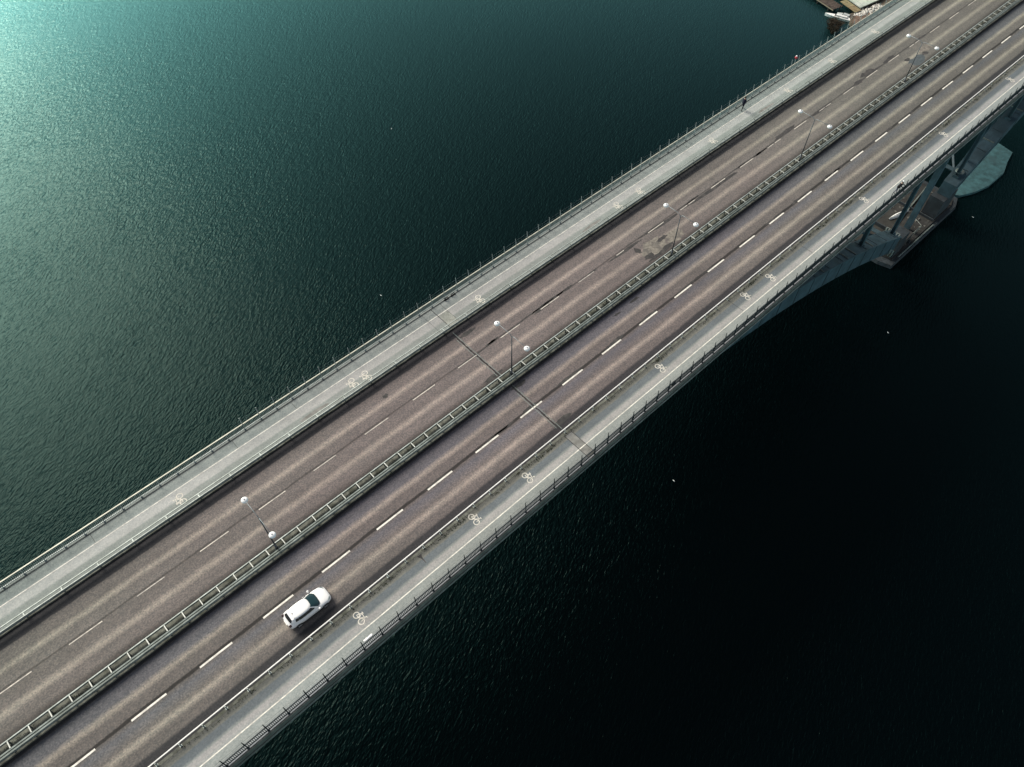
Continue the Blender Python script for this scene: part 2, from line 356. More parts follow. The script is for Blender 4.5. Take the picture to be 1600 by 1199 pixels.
# bicycle symbols painted on the paths
def bike_mesh():
    m = MB()
    def ring(cx, cy, r, wd, n=18):
        for k in range(n):
            a, b = 2*math.pi*k/n, 2*math.pi*(k+1)/n
            m.quad((cx+(r-wd)*math.cos(a), cy+(r-wd)*math.sin(a), 0), (cx+r*math.cos(a), cy+r*math.sin(a), 0), (cx+r*math.cos(b), cy+r*math.sin(b), 0), (cx+(r-wd)*math.cos(b), cy+(r-wd)*math.sin(b), 0))
    def bar(x0, y0, x1, y1, wd, z=.001):
        d = Vector((x1-x0, y1-y0, 0)).normalized(); q = Vector((-d.y, d.x, 0))*wd/2; a = Vector((x0, y0, z)); b = Vector((x1, y1, z))
        m.quad(a-q, b-q, b+q, a+q)
    ring(0, .36, .30, .08); ring(0, -.36, .30, .08)           # +x is up, wheels spread across
    bar(0, .36, .42, .20, .06); bar(0, .36, .02, 0.0, .06, .0015); bar(.02, 0, .44, .2, .06, .002); bar(.44, .2, .40, -.22, .06, .0025); bar(.02, 0, .4, -.22, .06, .003); bar(0, -.36, .58, -.27, .06, .0035)
    bar(.58, -.27, .56, -.42, .06, .004); bar(.5, .3, .52, .08, .07, .0045)
    return m.mesh('bicycle_marking', m_bike)
bk = bike_mesh()
for x, y in [(18.2,-5.58),(31.4,-5.3),(38.0,-5.5),(57.3,-5.5),(72.2,-5.35),(76.7,-5.55),(96.5,-5.5),(116.3,-5.55),(135.5,-5.6)]:
    o = link('bicycle_marking', bk, pn, (x-.25, y, .1535)); o.scale = (1.0, 1.0, 1)
for x, y in [(12.2,14.82),(31.9,14.85),(33.5,14.7),(49.3,14.7),(72.4,14.76),(76.5,14.7),(91.5,14.88),(108.8,14.9),(120.0,14.88),(132.0,14.98)]:
    o = link('bicycle_marking', bk, pf, (x+.25, y, .1535), math.pi); o.scale = (1.15, 1.05, 1)

# weeds and grit that nobody could count
def weeds(name, n, xr, yr, zz, label, seed, hgt=.09):
    rd = random.Random(seed); m = MB()
    cl = [(rd.uniform(*xr), rd.uniform(*yr), rd.uniform(.3, 1.5)) for _ in range(n//14)]
    for k in range(n):
        c = rd.choice(cl); px = c[0] + rd.gauss(0, .5*c[2]); py = c[1] + rd.gauss(0, .07)
        if not (yr[0]-.1 < py < yr[1]+.1): continue
        for q in range(5):
            a = rd.uniform(0, 6.28); h = hgt*rd.uniform(.4, 1.3); s = .03*rd.uniform(.6, 1.6)
            dx, dy = math.cos(a), math.sin(a)
            m.v += [(px-dy*s*.4, py+dx*s*.4, zz), (px+dy*s*.4, py-dx*s*.4, zz), (px+dx*s*1.6, py+dy*s*1.6, zz+h)]
            n0 = len(m.v)-3; m.f.append((n0, n0+1, n0+2))
    return tag(m.build(name, m_weed), label, 'weeds', kind='stuff')
weeds('weeds', 1700, (-8, 150), (-4.78, -4.5), .15, 'moss and dead weeds along the kerb of the near footpath', 3)
weeds('weeds', 1500, (-10, 160), (4.15, 4.75), .17, 'dark weeds and litter inside the central barrier', 4, .08)

# ------------------------------------------------------------------ bridge structure
br = empty('bridge', (44, 4.5, -27))
tag(br, 'long road bridge with blue-green steel arches, columns and pale deck edge', 'bridge')
def bp(mb, name, mt, smooth=False):
    o = mb.build(name, mt, br, smooth); o.location = (-44, -4.5, 27); return o
bp(MB().box(X0, X1, -8.0, 17.5, -.75, -.06), 'deck_slab', m_concrete)
bp(MB().box(X0, X1, -8.24, -8.102, -.5, .19), 'edge_beam', m_fascia)
bp(MB().box(X0, X1, 17.552, 17.68, -.62, .19), 'edge_beam', m_fascia)
bp(MB().tube([(X0, -8.22, -.85), (X1, -8.22, -.85)], .11, 8), 'service_pipe', m_galv_d, True)
for yy in (-7.3, -1.0, 4.7, 10.4, 16.6):
    bp(MB().box(X0, X1, yy-.15, yy+.15, -1.9, -.752), 'girder', m_steel_d)
cb = MB().box(-.18, .18, -7.9, 17.3, -2.2, -.76).mesh('cross_beam', m_steel_d)
x = 66.0
while x < 185:
    o = link('cross_beam', cb, br, (x-44, -4.5, 27)); x += 4.1
zt1 = lambda x: -0.9 - (.0034 if x > 44 else .0003)*(x-44)**2
zt2 = lambda x: -0.9 - .00314*(x-215)**2
def rib(zf, xa, xb, ya, yb, dep, name='arch_rib'):
    m = MB(); n = 44; prev = None
    for i in range(n+1):
        x = xa + (xb-xa)*i/n; z = zf(x); z2 = z - dep
        s = len(m.v); m.v += [(x, ya, z), (x, yb, z), (x, yb, z2), (x, ya, z2), (x, ya-.12, z), (x, ya-.12, z-.16), (x, ya, z-.16)]
        ring = [s+4, s+1, s+2, s+3, s+6, s+5]
        if prev:
            for k in range(6): m.f.append((prev[k], prev[(k+1) % 6], ring[(k+1) % 6], ring[k]))
        else: m.f.append(tuple(ring))
        prev = ring
    m.f.append(tuple(prev[::-1]))
    return bp(m, name, m_steel)
ribs = [rib(zt1, -31, 120.0, -6.5, -4.3, 3.4), rib(zt1, -31, 120.0, 14.0, 16.2, 3.4), rib(zt2, 137.0, 262, -6.5, -4.3, 2.6), rib(zt2, 137.0, 262, 14.0, 16.2, 2.6)]
# rib ridge plates, small steps and ladder hoops on top of the near ribs
for x in (84, 91, 98.5, 101.2, 107.5, 146, 153):
    zf = zt1 if x < 130 else zt2
    m = MB(); z = zf(x); d = (zf(x+.1)-zf(x-.1))/.2
    m.box(x-.07, x+.07, -6.45, -4.35, z-.1, z+.14); bp(m, 'step_plate', m_galv_d)
def column(x, zf, yc, wd=.55):
    z = zf(x) - .3
    m = MB(); h = wd/2
    m.box(x-h, x+h, yc-h, yc-h+.07, z, -1.95); m.box(x-h, x+h, yc+h-.07, yc+h, z, -1.95); m.box(x-.05, x+.05, yc-h+.072, yc+h-.072, z, -1.95)
    m.box(x-h-.2, x+h+.2, yc-h-.2, yc+h+.2, z+.1, z+.5)
    return bp(m, 'column', m_steel)
for x in (79, 92, 105, 118.2, 138.6, 151, 164):
    zf = zt1 if x < 130 else zt2
    column(x, zf, -5.4); column(x, zf, 15.1)
def beam(a, b, wd, name, mt):
    a, b = Vector(a), Vector(b); m = MB(); m.tube([a, b], wd, 4); return bp(m, name, mt)
for x in (79, 92, 105, 118, 140, 151, 164):
    zf = zt1 if x < 130 else zt2
    beam((x, -4.3, zf(x)-.9), (x, 14.0, zf(x)-.9), .4, 'cross_strut', m_steel)
for xa, xb in ((92, 105), (105, 118), (140, 151), (151, 164)):
    zf = zt1 if xa < 130 else zt2
    beam((xa, -4.3, zf(xa)-1.0), (xb, 4.8, zf(xb)-1.0), .22, 'brace', m_steel); beam((xb, -4.3, zf(xb)-1.4), (xa, 4.8, zf(xa)-1.4), .22, 'brace', m_steel)
beam((141.5, -4.5, zt2(141.5)), (136.5, -7.0, -2.0), .26, 'brace', m_steel)
for x, zf in ((116.5, zt1), (145.5, zt2)):
    m = MB(); 
    for k in range(9):
        pass
for x in [60+4.1*k for k in range(15)] + [140+4.1*k for k in range(7)]:
    zf = zt1 if x < 130 else zt2; dp = 3.4 if x < 130 else 2.6
    bp(MB().box(x-.04, x+.04, -6.56, -6.495, zf(x)-dp+.15, zf(x)-.25), 'plate_seam', m_steel_d)
    bp(MB().box(x-.04, x+.04, -6.4, -4.4, zf(x)-.12, zf(x)+.05), 'plate_seam', m_steel_d)
# little hoop railing at the lower end of the near rib, and a second one
def hoops(x, y0, y1, zb, n, ax=0.55):
    m = MB()
    for k in range(n):
        yy = y0 + (y1-y0)*k/(n-1)
        m.tube([(x, yy, zb), (x+.05, yy, zb+.9), (x+.25, yy, zb+1.15), (x+.5, yy, zb+.95), (x+ax, yy, zb)], .05, 5)
    m.tube([(x+.25, y0, zb+1.16), (x+.25, y1, zb+1.16)], .05, 5)
    return bp(m, 'hoop_railing', m_galv)
hoops(119.2, -6.3, -4.0, -21.0, 6)
hoops(116.8, -7.2, -6.8, -22.4, 2)
m = MB().lathe([(0.0, .06), (.62, .06), (.75, .0), (.75, -.1)], (139.2, -5.4, zt2(139.2)+.35), 20); bp(m, 'manhole_cover', m_galv_d, True)

# pier
pr = empty('bridge_pier', (132.1, -1.8, WZ-.85)); tag(pr, 'low brown-topped concrete pier where the arches spring from the water', 'pier')
def pp(mb, name, mt, smooth=False):
    o = mb.build(name, mt, pr, smooth); o.location = (-131, 2, -WZ); return o
top = [(118.9, -5.4), (119.5, -7.5), (141.2, -7.4), (143.4, -6.6), (143.6, 16.5), (141, 18), (120, 18), (118.9, 16)]
bot = [(117.9, -5.6), (118.7, -8.3), (141.8, -8.3), (144.3, -7.0), (144.5, 17), (141.3, 19), (119.5, 19), (117.9, 16.3)]
m = MB(); n = len(top)
m.v = [(a, b, -26.05) for a, b in top] + [(a, b, WZ-2) for a, b in bot]
m.f = [tuple(range(n))] + [(i, (i+1) % n, n+(i+1) % n, n+i) for i in range(n)]
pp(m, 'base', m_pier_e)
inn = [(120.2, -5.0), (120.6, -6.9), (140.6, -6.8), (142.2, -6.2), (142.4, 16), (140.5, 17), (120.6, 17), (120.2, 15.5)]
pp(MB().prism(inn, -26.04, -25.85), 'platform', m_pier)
pp(MB().box(120.4, 127, -6.4, -3.9, -25.84, -24.2), 'springing_block', m_pier)
m = MB(); m.v = [(115.8,-6.9,-22.6),(115.8,-3.9,-22.6),(121.4,-3.9,-22.6),(121.4,-6.9,-22.6),(117.9,-7.1,-26.1),(117.9,-3.9,-26.1),(124.2,-3.9,-26.1),(124.2,-7.1,-26.1)]
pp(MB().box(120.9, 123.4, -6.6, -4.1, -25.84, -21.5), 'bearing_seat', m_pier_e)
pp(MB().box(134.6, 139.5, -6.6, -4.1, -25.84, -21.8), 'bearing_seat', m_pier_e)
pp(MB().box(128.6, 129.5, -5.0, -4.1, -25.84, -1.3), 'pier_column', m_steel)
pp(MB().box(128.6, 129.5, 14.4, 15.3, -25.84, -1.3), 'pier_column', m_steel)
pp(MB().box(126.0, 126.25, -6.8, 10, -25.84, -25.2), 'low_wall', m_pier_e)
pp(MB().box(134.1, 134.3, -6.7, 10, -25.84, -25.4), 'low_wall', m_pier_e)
for a, b in (((122, -7.2, -25.9), (133.5, -7.2, -25.9)), ((124, -3.4, -25.7), (141.5, -1.3, -25.7))):
    pp(MB().tube([a, b], .12, 6), 'edge_pipe', m_galv_d)
m = MB()
for q in range(5): m.tube([(127.2+q*.8, -6.2, -25.8), (127.2+q*.8, -6.2, -24.8)], .035, 5)
m.tube([(127.2, -6.2, -24.8), (130.4, -6.2, -24.8)], .035, 5); m.tube([(130.4, -6.2, -24.8), (131.4, -4.2, -24.8)], .035, 5); pp(m, 'handrail', m_galv)
wb = empty('white_sliver', (132.3, -1.6, -26.7)); wb.rotation_euler = (0, 0, R(-14))  # unidentified narrow white form on the pier, modelled as a tapered shell
tag(wb, 'narrow white rounded sliver lying on the pier under the deck', 'boat')
m = MB(); nn = 12
for i in range(nn+1):
    t = i/nn; ww = .4*math.sin(math.pi*min(max(t, .03), .97))**.6
    for a in range(7):
        th = math.pi*a/6; m.v.append((-2.4+4.8*t, ww*math.cos(th), .5*math.sin(th)*(.5+.5*math.sin(math.pi*t))+.02))
for i in range(nn):
    for a in range(6): m.f.append((i*7+a, i*7+a+1, (i+1)*7+a+1, (i+1)*7+a))
m.build('hull', plain('sliver_white', (.75, .76, .74), .5, 0, .1), wb, True)
MB().tube([(-2.3, 0, .3), (0, 0, .55), (2.3, 0, .3)], .05, 5).build('ridge_tube', m_galv, wb)

dr = random.Random(9); db = MB()
for k in range(90):
    x, y = dr.uniform(121, 141.5), dr.uniform(-6.6, 4); q = dr.uniform(.06, .28); h = dr.uniform(.03, .2)
    a = dr.uniform(0, 3.1); c_, s_ = math.cos(a)*q, math.sin(a)*q
    db.prism([(x+c_, y+s_), (x-s_*.7, y+c_*.7), (x-c_, y-s_), (x+s_*.7, y-c_*.7)], -25.845, -25.845+h)
tag(pp(db, 'debris', plain('pale_debris', (.14, .14, .125), .95, 0, .5, 2)), kind='stuff')
# pointed apron in the water beyond the pier
ap = [(144.6, -4.2), (145.6, -6.2), (148.6, -7.6), (152.3, -8.5), (157.8, -8.6), (161.2, -7.6), (164.7, -6.9), (165.5, -3.2)]
m = MB(); n = len(ap); cx, cy = 155.0, -5.6
m.v = [(a, b, WZ+.45) for a, b in ap] + [(cx+(a-cx)*1.03, cy+(b-cy)*1.05, WZ-1.5) for a, b in ap]
m.f = [tuple(range(n))] + [(i, (i+1) % n, n+(i+1) % n, n+i) for i in range(n)]
tag(m.build('concrete_apron', m_apron), 'flat teal-grey pointed concrete slab in the water beyond the pier', 'slab')

# ------------------------------------------------------------------ barriers
SP = 1.64
mb_ = empty('median_barrier', (44, 4.4, .17)); tag(mb_, 'double steel crash barrier with ladder-like spacers along the middle of the road', 'barrier')
def mp(mb, name, mt):
    o = mb.build(name, mt, mb_); o.location = (-44, -4.4, -.17); return o
def wbeam(yc, side, z0=.42, z1=.74, xa=X0, xb=X1, th=.05):
    m = MB(); pr = [(0, z0), (.5, z0+.04), (1, z0+.08), (1, z0+.12), (.15, z0+.15), (.15, z1-.15), (1, z1-.12), (1, z1-.08), (.5, z1-.04), (0, z1)]
    out = [(yc+side*p*th*1.6, z) for p, z in pr]; inn = [(y-side*.02, z) for y, z in out[::-1]]
    ring = out + inn; k = len(ring); m.v = [(xa, y, z) for y, z in ring] + [(xb, y, z) for y, z in ring]
    for i in range(k): m.f.append((i, (i+1) % k, k+(i+1) % k, k+i))
    return m
mp(MB().box(X0, X1, 4.77, 4.86, .66, .76), 'rail', m_galv)
mp(wbeam(4.88, 1, .36, .64), 'rail', m_galv_d)
mp(MB().box(X0, X1, 4.0, 4.12, .655, .715), 'rail', m_galv_d)
mp(MB().box(X0, X1, 3.8, 3.94, .56, .66), 'rail', m_galv_d)
mp(wbeam(3.86, -1, .3, .55), 'rail', m_galv_d)
spc = MB().box(-.042, .042, 4.125, 4.768, .69, .745).mesh('spacer', plain('spacer_pale', (.5,.52,.47), .5, .1, .2))
pst = MB().box(-.06, .06, 3.95, 4.0, .17, .66).mesh('post', m_galv_d); pstb = MB().box(-.06, .06, 4.70, 4.76, .17, .68).mesh('post', m_galv_d)
i = -3
x = -7.53 - 2*SP
while x < 168:
    link('spacer', spc, mb_, (x-44, -4.4, -.17)); link('post', pst, mb_, (x-44, -4.4, -.17)); link('post', pstb, mb_, (x-44, -4.4, -.17)); x += SP

g1 = empty('guard_rail', (44, 13.6, .15)); tag(g1, 'twin-rail steel guard rail between far carriageway and far footpath', 'guard rail')
def gp(mb, name, mt):
    o = mb.build(name, mt, g1); o.location = (-44, -13.6, -.15); return o
gp(MB().box(X0, X1, 13.79, 13.87, .68, .77), 'rail', m_galv)
gp(MB().box(X0, X1, 13.42, 13.49, .69, .76), 'rail', m_galv)
gp(wbeam(13.46, -1, .38, .66), 'rail', m_galv_d)
spc2 = MB().box(-.05, .05, 13.495, 13.785, .69, .75).mesh('spacer', m_galv)
pst2 = MB().box(-.06, .06, 13.6, 13.68, .15, .7).mesh('post', m_galv_d)
x = -12.45
while x < 168:
    link('post', pst2, g1, (x-44, -13.6, -.15)); link('spacer', spc2, g1, (x-44, -13.6, -.15)); x += SP*2

g2 = empty('guard_rail', (44, -4.4, .15)); tag(g2, 'bright white single rail on short posts between near carriageway and near footpath', 'guard rail')
def g2p(mb, name, mt):
    o = mb.build(name, mt, g2); o.location = (-44, 4.4, -.15); return o
g2p(MB().box(X0, X1, -4.225, -4.135, .54, .63), 'rail', m_white_rail)
pst3 = MB().box(-.05, .05, -4.33, -4.248, .16, .6).box(-.1, .1, -4.42, -4.25, .166, .2).mesh('post', m_galv)
x = -12.0
while x < 168: link('post', pst3, g2, (x-44, 4.4, -.15)); x += 2.0

# ------------------------------------------------------------------ parapet railings
BAY = 1.84
def railing(yc, out, label, mt_bar, mt_post, mt_top, tall_from, xa, xb, off, post_h, lean):
    rr = empty('parapet_railing', (44, yc, .19)); tag(rr, label, 'railing')
    def add(me, name, x): return link(name, me, rr, (x-44, -yc, -.19))
    o = MB().box(X0, X1, yc-.05, yc+.05, 1.12, 1.19).build('top_rail', mt_top, rr); o.location = (-44, -yc, -.19)
    o = MB().box(X0, X1, yc-.04, yc+.04, .26, .36).build('bottom_rail', mt_bar, rr); o.location = (-44, -yc, -.19)
    pan = MB(); nb = 12
    for k in range(1, nb):
        bx = BAY*k/nb; pan.box(bx-.022, bx+.022, yc-.02, yc+.02, .361, 1.119)
    pan = pan.mesh('panel', mt_bar)
    def post(h):
        p = MB(); pts = [(0, yc, .16), (0, yc, 1.0), (0, yc+out*lean*.35, 1.0+(h-1)*.5), (0, yc+out*lean, h)]
        if h < 1.3: pts = [(0, yc, .16), (0, yc, h)]
        p.tube(pts, [.05, .05, .045, .03][:len(pts)], 6); p.box(-.09, .09, yc-.09, yc+.09, .19, .24)
        return p.mesh('post', mt_post)
    short, tall = post(1.16), post(post_h)
    x = xa + off
    k = 0
    while x < xb:
        add(tall if x > tall_from else short, 'post', x); add(pan, 'panel', x); x += BAY; k += 1
    for zz, yo in ((1.5, .3), (1.85, .75)):
        if post_h > zz:
            o = MB().tube([(max(tall_from, X0), yc+out*lean*yo, zz), (X1, yc+out*lean*yo, zz)], .006, 4).build('wire', mt_post, rr); o.location = (-44, -yc, -.19)
    return rr
railing(17.44, 1, 'far parapet railing with pale top rail and tall outward-curving posts', m_fence_g, m_fence_g, m_fence_top, 20.0, -14.72, 168, .62, 2.1, .12)
railing(-7.98, 1, 'near parapet railing with close dark bars and tall thin dark posts', m_fence_d, m_fence_d, m_fence_d, -100, -14.72, 168, .2, 1.95, .06)

# ------------------------------------------------------------------ street lamps
def lamp():
    r = empty('street_lamp'); H = 6.72
    MB().tube([(0,0,.17), (0,0,1.2)], [.11, .1], 8).build('pole_base', m_pole, r, True)
    MB().tube([(0,0,1.2), (0,0,H-.1)], [.075, .042], 8).build('pole', m_pole, r, True)
    MB().box(-.2, .2, -.2, .2, .17, .24).build('base_plate', m_galv_d, r)
    for s in (-1, 1):
        MB().tube([(0, 0, H-.25), (0, s*.25, H+.02), (0, s*2.0, H+.06)], [.035, .03, .025], 6).build('arm', m_pole_l, r, True)
        h = MB().lathe([(0, .14), (.13, .13), (.23, .09), (.29, .02), (.305, -.05), (.28, -.13), (.2, -.2), (.1, -.24), (0, -.25)], (0, s*2.14, H), 20).build('globe', m_globe, r, True)
        MB().lathe([(0, .2), (.05, .2), (.06, .135), (.0, .135)], (0, s*2.14, H), 10).build('cap', m_pole_l, h, True)
    return r
def copy_tree(o, parent=None):
    c = o.copy(); col.objects.link(c); c.parent = parent
    for ch in o.children: copy_tree(ch, c)
    return c
proto = lamp()
lab = ['white twin-globe street lamp on the median closest to the white car', 'white twin-globe street lamp on the median beside the road expansion joint', 'white twin-globe street lamp on the median rising in front of the patched asphalt',
       'white twin-globe street lamp on the median, second from the upper right corner', 'white twin-globe street lamp on the median farthest away, by the blue-grey asphalt patch']
for i, x in enumerate((16.3, 44.87, 70.5, 96.5, 122.5)):
    o = proto if i == 0 else copy_tree(proto)
    o.location = (x, 4.42, 0); tag(o, lab[i], 'street lamp', 'street lamps along the median')

# ------------------------------------------------------------------ car
def make_car():
    c = empty('car'); tag(c, 'white hatchback driving alone on the near carriageway', 'car')
    t = NT('car_paint'); t.base((0.8, 0.8, 0.78)); t.b.inputs['Coat Weight'].default_value = .6; t.b.inputs['Coat Roughness'].default_value = .08
    paint = t.set(.35, 0, .5)
    t = NT('car_glass'); t.base((0.006, 0.03, 0.034)); glass = t.set(.06, 0, .6)
    t = NT('car_side_glass'); t.base((0.004, 0.005, 0.006)); sglass = t.set(.15, 0, .4)
    t = NT('headlight_glass'); t.base((0.12, 0.18, 0.18)); hl = t.set(.1, 0, .7)
    t = NT('tail_glass'); t.base((0.02, 0.006, 0.006)); tl = t.set(.2, 0, .6)
    rim = plain('rim', (.35, .35, .36), .35, .7, .1)
    # lower body: stations (x, half width, bottom z, shoulder z, deck z)
    st = [(-2.12, .50, .42, .62, .70), (-2.08, .66, .34, .72, .86), (-1.95, .79, .26, .80, .95), (-1.6, .86, .22, .84, .97), (-1.1, .885, .20, .85, .97), (-.4, .89, .20, .85, .96), (.4, .89, .20, .84, .95), (1.0, .88, .20, .82, .93), (1.4, .865, .20, .79, .90), (1.75, .83, .22, .73, .83), (1.98, .72, .26, .64, .74), (2.08, .58, .32, .55, .64), (2.12, .42, .38, .5, .56)]
    m = MB(); K = 14
    for x, w_, zb, zs, zt in st:
        half = [(0, zb), (w_*.7, zb), (w_*.96, zb+.06), (w_*1.0, (zb+zs)/2), (w_*.985, zs-.06), (w_*.93, zs), (w_*.78, zt-.02), (0, zt)]
        ring = half + [(-a, b) for a, b in half[-2:0:-1]]
        m.v += [(x, a, b) for a, b in ring]
    K = 14
    for i in range(len(st)-1):
        for k in range(K): m.f.append((i*K+k, i*K+(k+1) % K, (i+1)*K+(k+1) % K, (i+1)*K+k))
    m.f.append(tuple(range(K))); m.f.append(tuple((len(st)-1)*K+k for k in range(K)))
    body = subsurf(m.build('body', paint, c, True), 1)
    # greenhouse surface
    def P(th, v, off=0.0):
        def se(a, b, n, cx): 
            ct, s_ = math.cos(th), math.sin(th)
            r = (abs(ct/a)**n + abs(s_/b)**n)**(-1/n); return cx+r*ct, r*s_
        x0, y0 = se(1.54, .77, 5, -.43); x1, y1 = se(.90, .575, 3.4, -.62)
        bl = math.sin(v*math.pi)*.035
        x = x0+(x1-x0)*v; y = y0+(y1-y0)*v; z = .90+.47*v + bl
        nx, ny = math.cos(th), math.sin(th)*1.5
        return Vector((x+(bl+off)*nx, y+(bl+off)*ny, z+off*.7))
    def patch(name, t0, t1, v0, v1, mt, off, par, nu=10, nv=4):
        m = MB()
        for a in range(nu+1):
            for b in range(nv+1): m.v.append(tuple(P(R(t0+(t1-t0)*a/nu), v0+(v1-v0)*b/nv, off)))
        for a in range(nu):
            for b in range(nv): m.f.append((a*(nv+1)+b, (a+1)*(nv+1)+b, (a+1)*(nv+1)+b+1, a*(nv+1)+b+1))
        return m.build(name, mt, par, True)
    patch('cabin', -180, 180, 0, 1, paint, 0, c, 72, 6)
    m = MB(); n = 40; lv = [(1.0, 0), (.97, .022), (.85, .045), (.6, .065), (.3, .075), (0.02, .078)]
    for s, dz in lv:
        for k in range(n):
            p = P(2*math.pi*k/n, 1.0); m.v.append((-.62+(p.x+.62)*s, p.y*s, p.z+dz))
    for i in range(len(lv)-1):
        for k in range(n): m.f.append((i*n+k, i*n+(k+1) % n, (i+1)*n+(k+1) % n, (i+1)*n+k))
    rf = m.build('roof', paint, c, True)
    MB().tube([(-1.25, 0, 1.45), (-1.4, 0, 1.53)], [.03, .012], 6).build('antenna', m_black, rf)
    ws = patch('windscreen', -30.5, 30.5, .04, .97, glass, .012, c, 14, 6)
    MB().tube([tuple(P(R(-20), .06, .03)), tuple(P(R(-4), .16, .03))], .012, 4).build('wiper', m_black, ws)
    MB().tube([tuple(P(R(0), .06, .03)), tuple(P(R(16), .14, .03))], .012, 4).build('wiper', m_black, ws)
    patch('rear_window', 158, 202, .3, .9, sglass, .012, c, 12, 4)
    for s in (1, -1):
        patch('side_window', s*36, s*78, .26, .88, sglass, .012, c, 8, 3)
        patch('side_window', s*78.5, s*128.8, .26, .88, sglass, .012, c, 8, 3)
        patch('side_window', s*129.5, s*143, .3, .85, sglass, .012, c, 5, 3)
        mm = MB(); mm.tube([(.78, s*.86, .93), (.76, s*.96, .97)], .03, 6); mm.lathe([(0, -.09), (.09, -.07), (.11, 0), (.09, .07), (0, .09)], (.77, s*.98, .97), 10); mm.build('mirror', paint, c, True)
        h = MB(); q = [(2.02, .42, .66), (1.93, .66, .70), (1.72, .78, .77), (1.78, .72, .80), (1.95, .5, .74)]
        n0 = len(h.v); h.v = [(a, s*b, z+.02) for a, b, z in q] + [(a-.08, s*b, z-.12) for a, b, z in q]; h.f = [(0,1,2,3,4), (5,6,7,8,9)] + [(i, (i+1) % 5, 5+(i+1) % 5, 5+i) for i in range(5)]
        h.build('headlight', hl, c)
        h = MB(); h.box(-2.09, -1.86, s*.60-.12, s*.60+.12, .78, .93); bevel(h.build('tail_light', tl, c), .04)
        mm = MB().box(-1.35, 1.35, s*.875-.02, s*.875+.02, .24, .33); mm.build('sill', m_black, c)
        for hx in (.15, -.75):
            bevel(MB().box(hx-.1, hx+.1, s*.895-.02, s*.895+.02, .74, .78).build('door_handle', paint, c), .01)
        for wx in (1.32, -1.3):
            w_ = MB(); w_.v = []
            prof = [(.2, -.1), (.29, -.1), (.32, -.06), (.32, .06), (.29, .1), (.2, .1)]
            for r_, yy in prof:
                for k in range(20): a = 2*math.pi*k/20; w_.v.append((wx+r_*math.cos(a), s*.8+yy, .32+r_*math.sin(a)))
            for i in range(len(prof)-1):
                for k in range(20): w_.f.append((i*20+k, i*20+(k+1) % 20, (i+1)*20+(k+1) % 20, (i+1)*20+k))
            w_.f.append(tuple(range(20))); w_.f.append(tuple(100+k for k in range(20)))
            wh = w_.build('wheel', m_black, c, True)
            rm = MB()
            for k in range(5):
                a = 2*math.pi*k/5; rm.tube([(wx, s*.905, .32), (wx+.2*math.cos(a), s*.9, .32+.2*math.sin(a))], .035, 5)
            rm.build('rim', rim, wh)
            arch = MB()
            for k in range(11):
                a0 = math.pi*k/11; a1 = math.pi*(k+1)/11
                arch.quad((wx+.33*math.cos(a0), s*.893, .32+.33*math.sin(a0)), (wx+.37*math.cos(a0), s*.895, .32+.37*math.sin(a0)), (wx+.37*math.cos(a1), s*.895, .32+.37*math.sin(a1)), (wx+.33*math.cos(a1), s*.893, .32+.33*math.sin(a1)))
            arch.build('wheel_arch', m_black, c)
    bevel(MB().box(2.03, 2.15, -.45, .45, .36, .5).build('grille', m_black, c), .02)
    bevel(MB().box(-2.155, -2.1, -.26, .26, .6, .72).build('number_plate', m_white_rail, c), .01)
    bevel(MB().box(-1.62, -1.4, -.52, .52, 1.395, 1.42).build('spoiler', paint, c), .012)
    return c
car = make_car(); car.location = (15.25, -1.95, 0.0); car.rotation_euler = (0, 0, R(-1.5)); car.scale = (0.98, 0.98, 0.93)

# ------------------------------------------------------------------ people
def skin_body(name, verts, edges, radii, mat, parent, root=0):
    me = bpy.data.meshes.new(name); me.from_pydata(verts, edges, []); o = bpy.data.objects.new(name, me); col.objects.link(o)
    sk = o.modifiers.new('skin', 'SKIN'); su = o.modifiers.new('sub', 'SUBSURF'); su.levels = 2; su.render_levels = 2
    for i, v in enumerate(me.skin_vertices[0].data):
        r = radii[i]; v.radius = r if isinstance(r, tuple) else (r, r); v.use_root = (i == root)
    dg = bpy.context.evaluated_depsgraph_get(); dg.update()
    nm = bpy.data.meshes.new_from_object(o.evaluated_get(dg))
    bpy.data.objects.remove(o); bpy.data.meshes.remove(me)
    nm.materials.clear(); [nm.materials.append(x) for x in (mat if isinstance(mat, list) else [mat])]
    nm.polygons.foreach_set('use_smooth', [True]*len(nm.polygons))
    return link(name, nm, parent)
